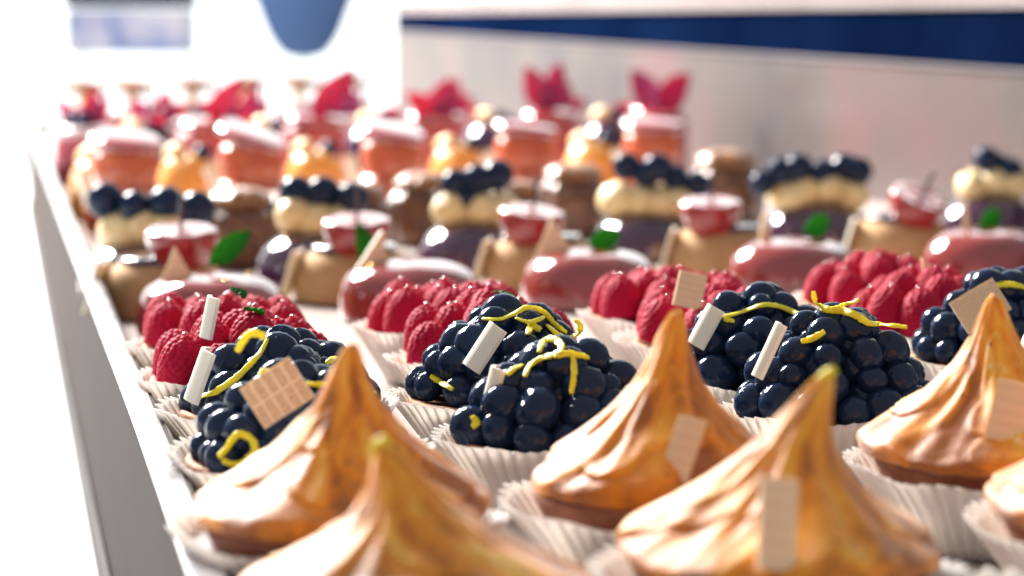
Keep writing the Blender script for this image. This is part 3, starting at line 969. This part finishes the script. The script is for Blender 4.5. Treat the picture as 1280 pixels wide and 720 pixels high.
blue_cream_cake(1022, 1.775, 'purple glazed cake with a clump of large dark berries in front of the beige wall', 5, [(953, 229), (977, 214), (999, 209), (1030, 218), (1056, 210), (1072, 214)], 4)
blue_cream_cake(1240, 1.86, 'purple glazed cake at the far right with one round berry pair on top', 6, [(1234, 200), (1249, 209), (1262, 214)])

CHOUX = [lathe('choux_body', [(.019, 0), (.0245, .004), (.026, .014), (.025, .026), (.022, .034), (.014, .0405), (.0005, .043)], 56, wob(.16, 3.2, s), 36) for s in (1, 4)]
CAP = [lathe('caramel_cap', [(.0005, -.003), (.015, -.003), (.019, -.001), (.0185, .003), (.012, .0075), (.0005, .009)], 48, wob(.18, 3.4, s), 24) for s in (2, 6)]
def choux(u, d, label, seed, s=1.0):
    rnd = random.Random(seed)
    root = thing('choux_bun', label, 'pastry', tuple(floor_at(u, d)), 'brown caramel choux buns', rnd.uniform(0, 6))
    link('choux_body', rnd.choice(CHOUX), MAT['choux'], root, (0, 0, 0), scale=s)
    link('caramel_cap', rnd.choice(CAP), MAT['caramel'], root, (0, 0, .041 * s), scale=s)
    return root
choux(300, 1.635, 'brown choux bun behind the long green leaf at the left', 1, 1.1)
choux(528, 1.80, 'brown choux bun between the twig cake and the violet berry cake', 2, 1.1)
choux(716, 1.87, 'brown choux bun left of the widest cream mound', 3, 1.15)
choux(906, 1.98, 'brown choux bun with a tan cap, rightmost, against the beige wall', 4, 1.25)

choux(352, 1.665, 'small brown choux bun squeezed behind the second purple cake', 5, 1.0)
choux(446, 1.725, 'small brown choux bun right behind the dark twig', 6, 1.05)
choux(642, 1.745, 'small brown choux bun to the right of the violet berry cake', 7, 1.05)
CORAL = [lathe('coral_body', [(.026, 0), (.0325, .004), (.034, .015), (.0325, .027), (.0285, .035), (.0245, .041), (.0262, .049), (.0255, .059), (.022, .067), (.0005, .069)], 64, wob(.05, 1.8, s), 54) for s in (1, 3)]
DISC = [lathe('jelly_disc', [(.0005, -.004), (.024, -.004), (.0285, -.002), (.0288, .002), (.026, .0042), (.0005, .0046)], 56, wob(.03, 2, s)) for s in (1, 2)]
def petal_mesh(seed, L=.04, W=.03):
    me = leaf_mesh('petal', L, W, -.35, seed)
    return me
PETAL = [petal_mesh(1, .044, .022), petal_mesh(2, .040, .026)]
def petals(root, n, z, rnd, spread=38, scale=1.0, mat='petal'):
    for k in range(n):
        side = -1 if k % 2 else 1
        lean = side * (spread + rnd.uniform(-10, 12)) * (1 if k < 2 else .35)
        rot = Matrix.Rotation(-YAW + R_(rnd.uniform(-25, 25)), 3, 'Z') @ Matrix.Rotation(R_(lean), 3, 'Y') @ Matrix.Rotation(R_(82 + rnd.uniform(-16, 16)), 3, 'X')
        link('petal', rnd.choice(PETAL), MAT[mat], root, FWD * (.004 * (k // 2)), rot, scale * rnd.uniform(.9, 1.15)).location.z = z
def coral(u, d, label, seed, tilt=(0, 0)):
    rnd = random.Random(seed)
    root = thing('coral_cake', label, 'cake', tuple(floor_at(u, d)), 'coral two tier cakes with a red jelly disc')
    link('coral_body', rnd.choice(CORAL), MAT['coral'], root, (0, 0, .0008), (0, 0, rnd.uniform(0, 6)))
    link('jelly_disc', rnd.choice(DISC), MAT['red_disc'], root, (0, 0, .0745), (R_(tilt[0] + 9), R_(tilt[1]), 0))
    add_plaque(root, u - 40, 0, d, .009, .026, 25, -20, -10, 'white').location = RGT * -.030 + FWD * -.02 + Vector((0, 0, .040))
    return root
coral(157, 1.86, 'coral two tier cake nearest the tray rim, its disc glaring white', 1, (2, 4))
coral(314, 1.93, 'coral two tier cake with a disc sloping to the right, second from the rim', 2, (3, 16))
coral(490, 2.01, 'coral two tier cake mid row with a long glare on its disc', 3, (2, 9))
coral(656, 2.09, 'coral two tier cake below the darker pair of magenta petals', 4, (-3, 6))
coral(816, 2.17, 'coral two tier cake rightmost in its row, flat bright disc under spread petals', 5, (2, 0))

YEL = [lathe('mango_dome', [(.024, 0), (.0285, .005), (.029, .02), (.026, .036), (.018, .049), (.0005, .054)], 56, wob(.06, 1.8, s), 40) for s in (1, 3)]
def yellow(u, d, label, seed):
    rnd = random.Random(seed)
    root = thing('mango_cake', label, 'cake', tuple(floor_at(u, d)), 'yellow mango cream domes')
    link('mango_dome', rnd.choice(YEL), MAT['yellow'], root, (0, 0, .0008), (0, 0, rnd.uniform(0, 6)))
    link('blueberry', BLUE[0], MAT['blueberry'], root, RGT * .012 + FWD * -.004 + Vector((0, 0, .054)), (1, 0, 0), .0085)
    link('cream', QUEN[0], MAT['white_glaze'], root, RGT * -.012 + Vector((0, 0, .053)), (1.2, .6, 0), .75)
    add_plaque(root, 0, 0, d, .010, .030, 0, 0, 0, 'white').location = RGT * .030 + FWD * -.012 + Vector((0, 0, .034))
    return root
yellow(128, 2.03, 'yellow mango dome squeezed against the tray rim', 1)
yellow(236, 2.07, 'yellow mango dome between the two leftmost coral cakes', 2)
yellow(395, 2.14, 'yellow mango dome left of the middle coral cake', 3)
yellow(574, 2.22, 'yellow mango dome right of the middle coral cake', 4)
yellow(742, 2.30, 'yellow mango dome left of the rightmost coral cake', 5)

PINK = [lathe('mousse_body', [(.026, 0), (.0305, .004), (.031, .03), (.0305, .058), (.028, .066), (.0005, .068)], 56, wob(.03, 1.8, s), 40) for s in (1, 3)]
def petal_cake(u, d, label, seed, n=4, spread=40, s=1.0):
    rnd = random.Random(seed)
    root = thing('petal_cake', label, 'cake', tuple(floor_at(u, d)), 'rose cakes with upright magenta petals')
    link('mousse_body', rnd.choice(PINK), MAT['pink'], root, (0, 0, .0008))
    link('jelly_disc', rnd.choice(DISC), MAT['red_disc'], root, (0, 0, .0735), (R_(rnd.uniform(4, 10)), R_(rnd.uniform(-6, 6)), 0))
    petals(root, n, .077, rnd, spread, s)
    return root
petal_cake(262, 2.20, 'rose cake with a magenta petal leaning over the left yellow dome', 1, 1, 38, 1.1)
petal_cake(392, 2.30, 'rose cake with a tall slanting magenta petal, left of the middle', 2, 1, 35, 1.25)
petal_cake(542, 2.37, 'rose cake with low pink petals in front of the wall end', 3, 3, 60, .85)
petal_cake(686, 2.42, 'rose cake with a dark pair of upright petals', 4, 2, 20, 1.1)
petal_cake(822, 2.48, 'rose cake with spread magenta petals like wings, rightmost', 5, 2, 42, 1.2)

WH = [lathe('mousse_body', [(.025, 0), (.0295, .004), (.030, .025), (.0295, .05), (.0305, .053), (.0005, .053)], 56, wob(.03, 1.8, s), 30) for s in (1, 3)]
TOP = lathe('glaze_top', [(.0005, .0535), (.031, .0535), (.032, .057), (.030, .061), (.022, .063), (.0005, .0635)], 56, wob(.03, 2, 7), 24)
def berry_cake(u, d, label, seed):
    rnd = random.Random(seed)
    root = thing('milky_glazed_cake', label, 'cake', tuple(floor_at(u, d)), 'rose cakes with a milky glazed top')
    link('mousse_body', rnd.choice(WH), MAT['pink'], root, (0, 0, .0008))
    link('glaze_top', TOP, MAT['white_glaze'], root)
    for k in range(3):
        a = rnd.uniform(0, 6.28)
        link('blueberry', BLUE[k], MAT['blueberry'], root, (.014 * math.cos(a + k * 2.1), .014 * math.sin(a + k * 2.1), .070), (a, 0, 0), .0085)
    petals(root, 3, .062, rnd, 52, .85)
    return root
berry_cake(104, 2.42, 'milky topped cake by the tray rim, berries dark against it', 1)
berry_cake(196, 2.52, 'milky topped cake second from the rim in the far rows', 2)
berry_cake(305, 2.58, 'milky topped cake with the brightest top, left of the slanting petal', 3)
berry_cake(428, 2.66, 'milky topped cake at the end of the glaring window', 4)
berry_cake(560, 2.76, 'milky topped cake just right of the wall end', 5)
berry_cake(700, 2.70, 'milky topped cake between the two petal pairs near the wall', 6)

BIS = lathe('biscuit', [(.0005, -.006), (.021, -.006), (.0245, -.001), (.023, .006), (.013, .0095), (.0005, .010)], 40, wob(.06, 2, 7), 24)
def biscuit_cake(u, d, label, seed):
    rnd = random.Random(seed)
    root = thing('biscuit_cake', label, 'cake', tuple(floor_at(u, d)), 'rose cakes topped with a golden biscuit')
    link('mousse_body', WH[seed % 2], MAT['pink'], root, (0, 0, .0008))
    link('glaze_top', TOP, MAT['red_disc'], root)
    link('biscuit', BIS, MAT['tan'], root, (0, 0, .086), (R_(rnd.uniform(-6, 6)), R_(rnd.uniform(-8, 8)), 0))
    link('cream', QUEN[seed % 2], MAT['white_glaze'], root, (0, 0, .072), (0, 0, 0), .62)
    link('chocolate_stick', STICK, MAT['dark_choc'], root, RGT * .024 + Vector((0, 0, .062)), (.1, .15, 0), (1.6, 1.6, 2.0))
    return root
for i, (u, d, w) in enumerate([(106, 2.92, 'golden biscuit cake at the far left corner of the tray'),
        (166, 2.98, 'golden biscuit cake second along the far row, dark stick at its right'),
        (242, 3.05, 'golden biscuit cake third along the far row, wide orange top'),
        (308, 3.12, 'golden biscuit cake fourth along the far row, below the blue chair back'),
        (374, 3.18, 'golden biscuit cake fifth along the far row, under the blue chair edge'),
        (438, 3.25, 'golden biscuit cake at the right end of the far row')]):
    biscuit_cake(u, d, w, i + 1)

PLUM = [lathe('plum_dome', [(.026, 0), (.0325, .004), (.034, .018), (.032, .036), (.026, .05), (.015, .059), (.0005, .062)], 56, wob(.05, 1.8, s), 40) for s in (2, 6)]
def plum_cake(u, d, label, seed):
    rnd = random.Random(seed + 40)
    root = thing('plum_cake', label, 'cake', tuple(floor_at(u, d)), 'dark plum domes in the far rows')
    link('plum_dome', rnd.choice(PLUM), MAT['purple_glaze'], root, (0, 0, .0008))
    link('cream', QUEN[seed % 2], MAT['cream'], root, RGT * -.008 + Vector((0, 0, .066)), (1.3, .5, .4), .7)
    for k in range(2):
        link('blueberry', BLUE[k], MAT['blueberry'], root, RGT * (.008 + .012 * k) + Vector((0, 0, .066 - .006 * k)), (k, 0, 0), .0085)
    link('petal', PETAL[seed % 2], MAT['petal'], root, Vector((0, 0, .060)), Matrix.Rotation(-YAW, 3, 'Z') @ Matrix.Rotation(R_(rnd.choice((-60, 55))), 3, 'Y') @ Matrix.Rotation(R_(75), 3, 'X'), .8)
plum_cake(176, 2.28, 'dark plum dome between the rim side mango dome and the first petal', 1)
plum_cake(336, 2.36, 'dark plum dome right of the leftmost magenta petal', 2)
plum_cake(468, 2.47, 'dark plum dome right of the tall slanting petal', 3)
plum_cake(614, 2.56, 'dark plum dome left of the upright petal pair', 4)
plum_cake(760, 2.60, 'dark plum dome between the two rightmost petal cakes', 5)
plum_cake(236, 2.66, 'dark plum dome farthest back among the plum domes', 6)

# gold crumbs on the tray's left edge
for i, (u, v, w) in enumerate([(160, 446, 'gold crumb on the tray by the left raspberry tarts'), (157, 458, 'small gold crumb next to the tray rim')]):
    p = on_plane(u, v, .0005)
    o = link('gold_crumb', GOLD[i], MAT['gold'], None, p, (0, 0, i), 1.8)
    o['label'] = w; o['category'] = 'crumb'

# ------------------------------------------------------------------ light
w = bpy.data.worlds.new('World'); sc.world = w; w.use_nodes = True
bg = w.node_tree.nodes['Background']
bg.inputs['Color'].default_value = lin(.98, .97, 1.0)
bg.inputs['Strength'].default_value = .5

def area(name, X, d, z, tx, td, tz, sx, sy, power, col):
    ld = bpy.data.lights.new(name, 'AREA'); ld.shape = 'RECTANGLE'; ld.size = sx; ld.size_y = sy
    ld.energy = power; ld.color = col
    o = bpy.data.objects.new(name, ld); COL.objects.link(o)
    p = pt_cam(X, d, z); t = pt_cam(tx, td, tz)
    o.location = p
    o.rotation_euler = (t - p).to_track_quat('-Z', 'Y').to_euler()
    return o
area('window_key', -1.65, 3.6, 1.85, .05, 1.0, .02, 1.2, 1.0, 560, (1, .97, .93))
#area('room_fill', .9, -.9, 1.4, .1, 1.1, 0, 1.8, 1.4, 7, (1, .78, .62))

sc.view_settings.view_transform = 'Standard'
sc.view_settings.look = 'None'
sc.view_settings.exposure = 0
sc.view_settings.gamma = 1
sc.render.engine = 'CYCLES'
sc.cycles.max_bounces = 8
sc.cycles.use_denoising = True
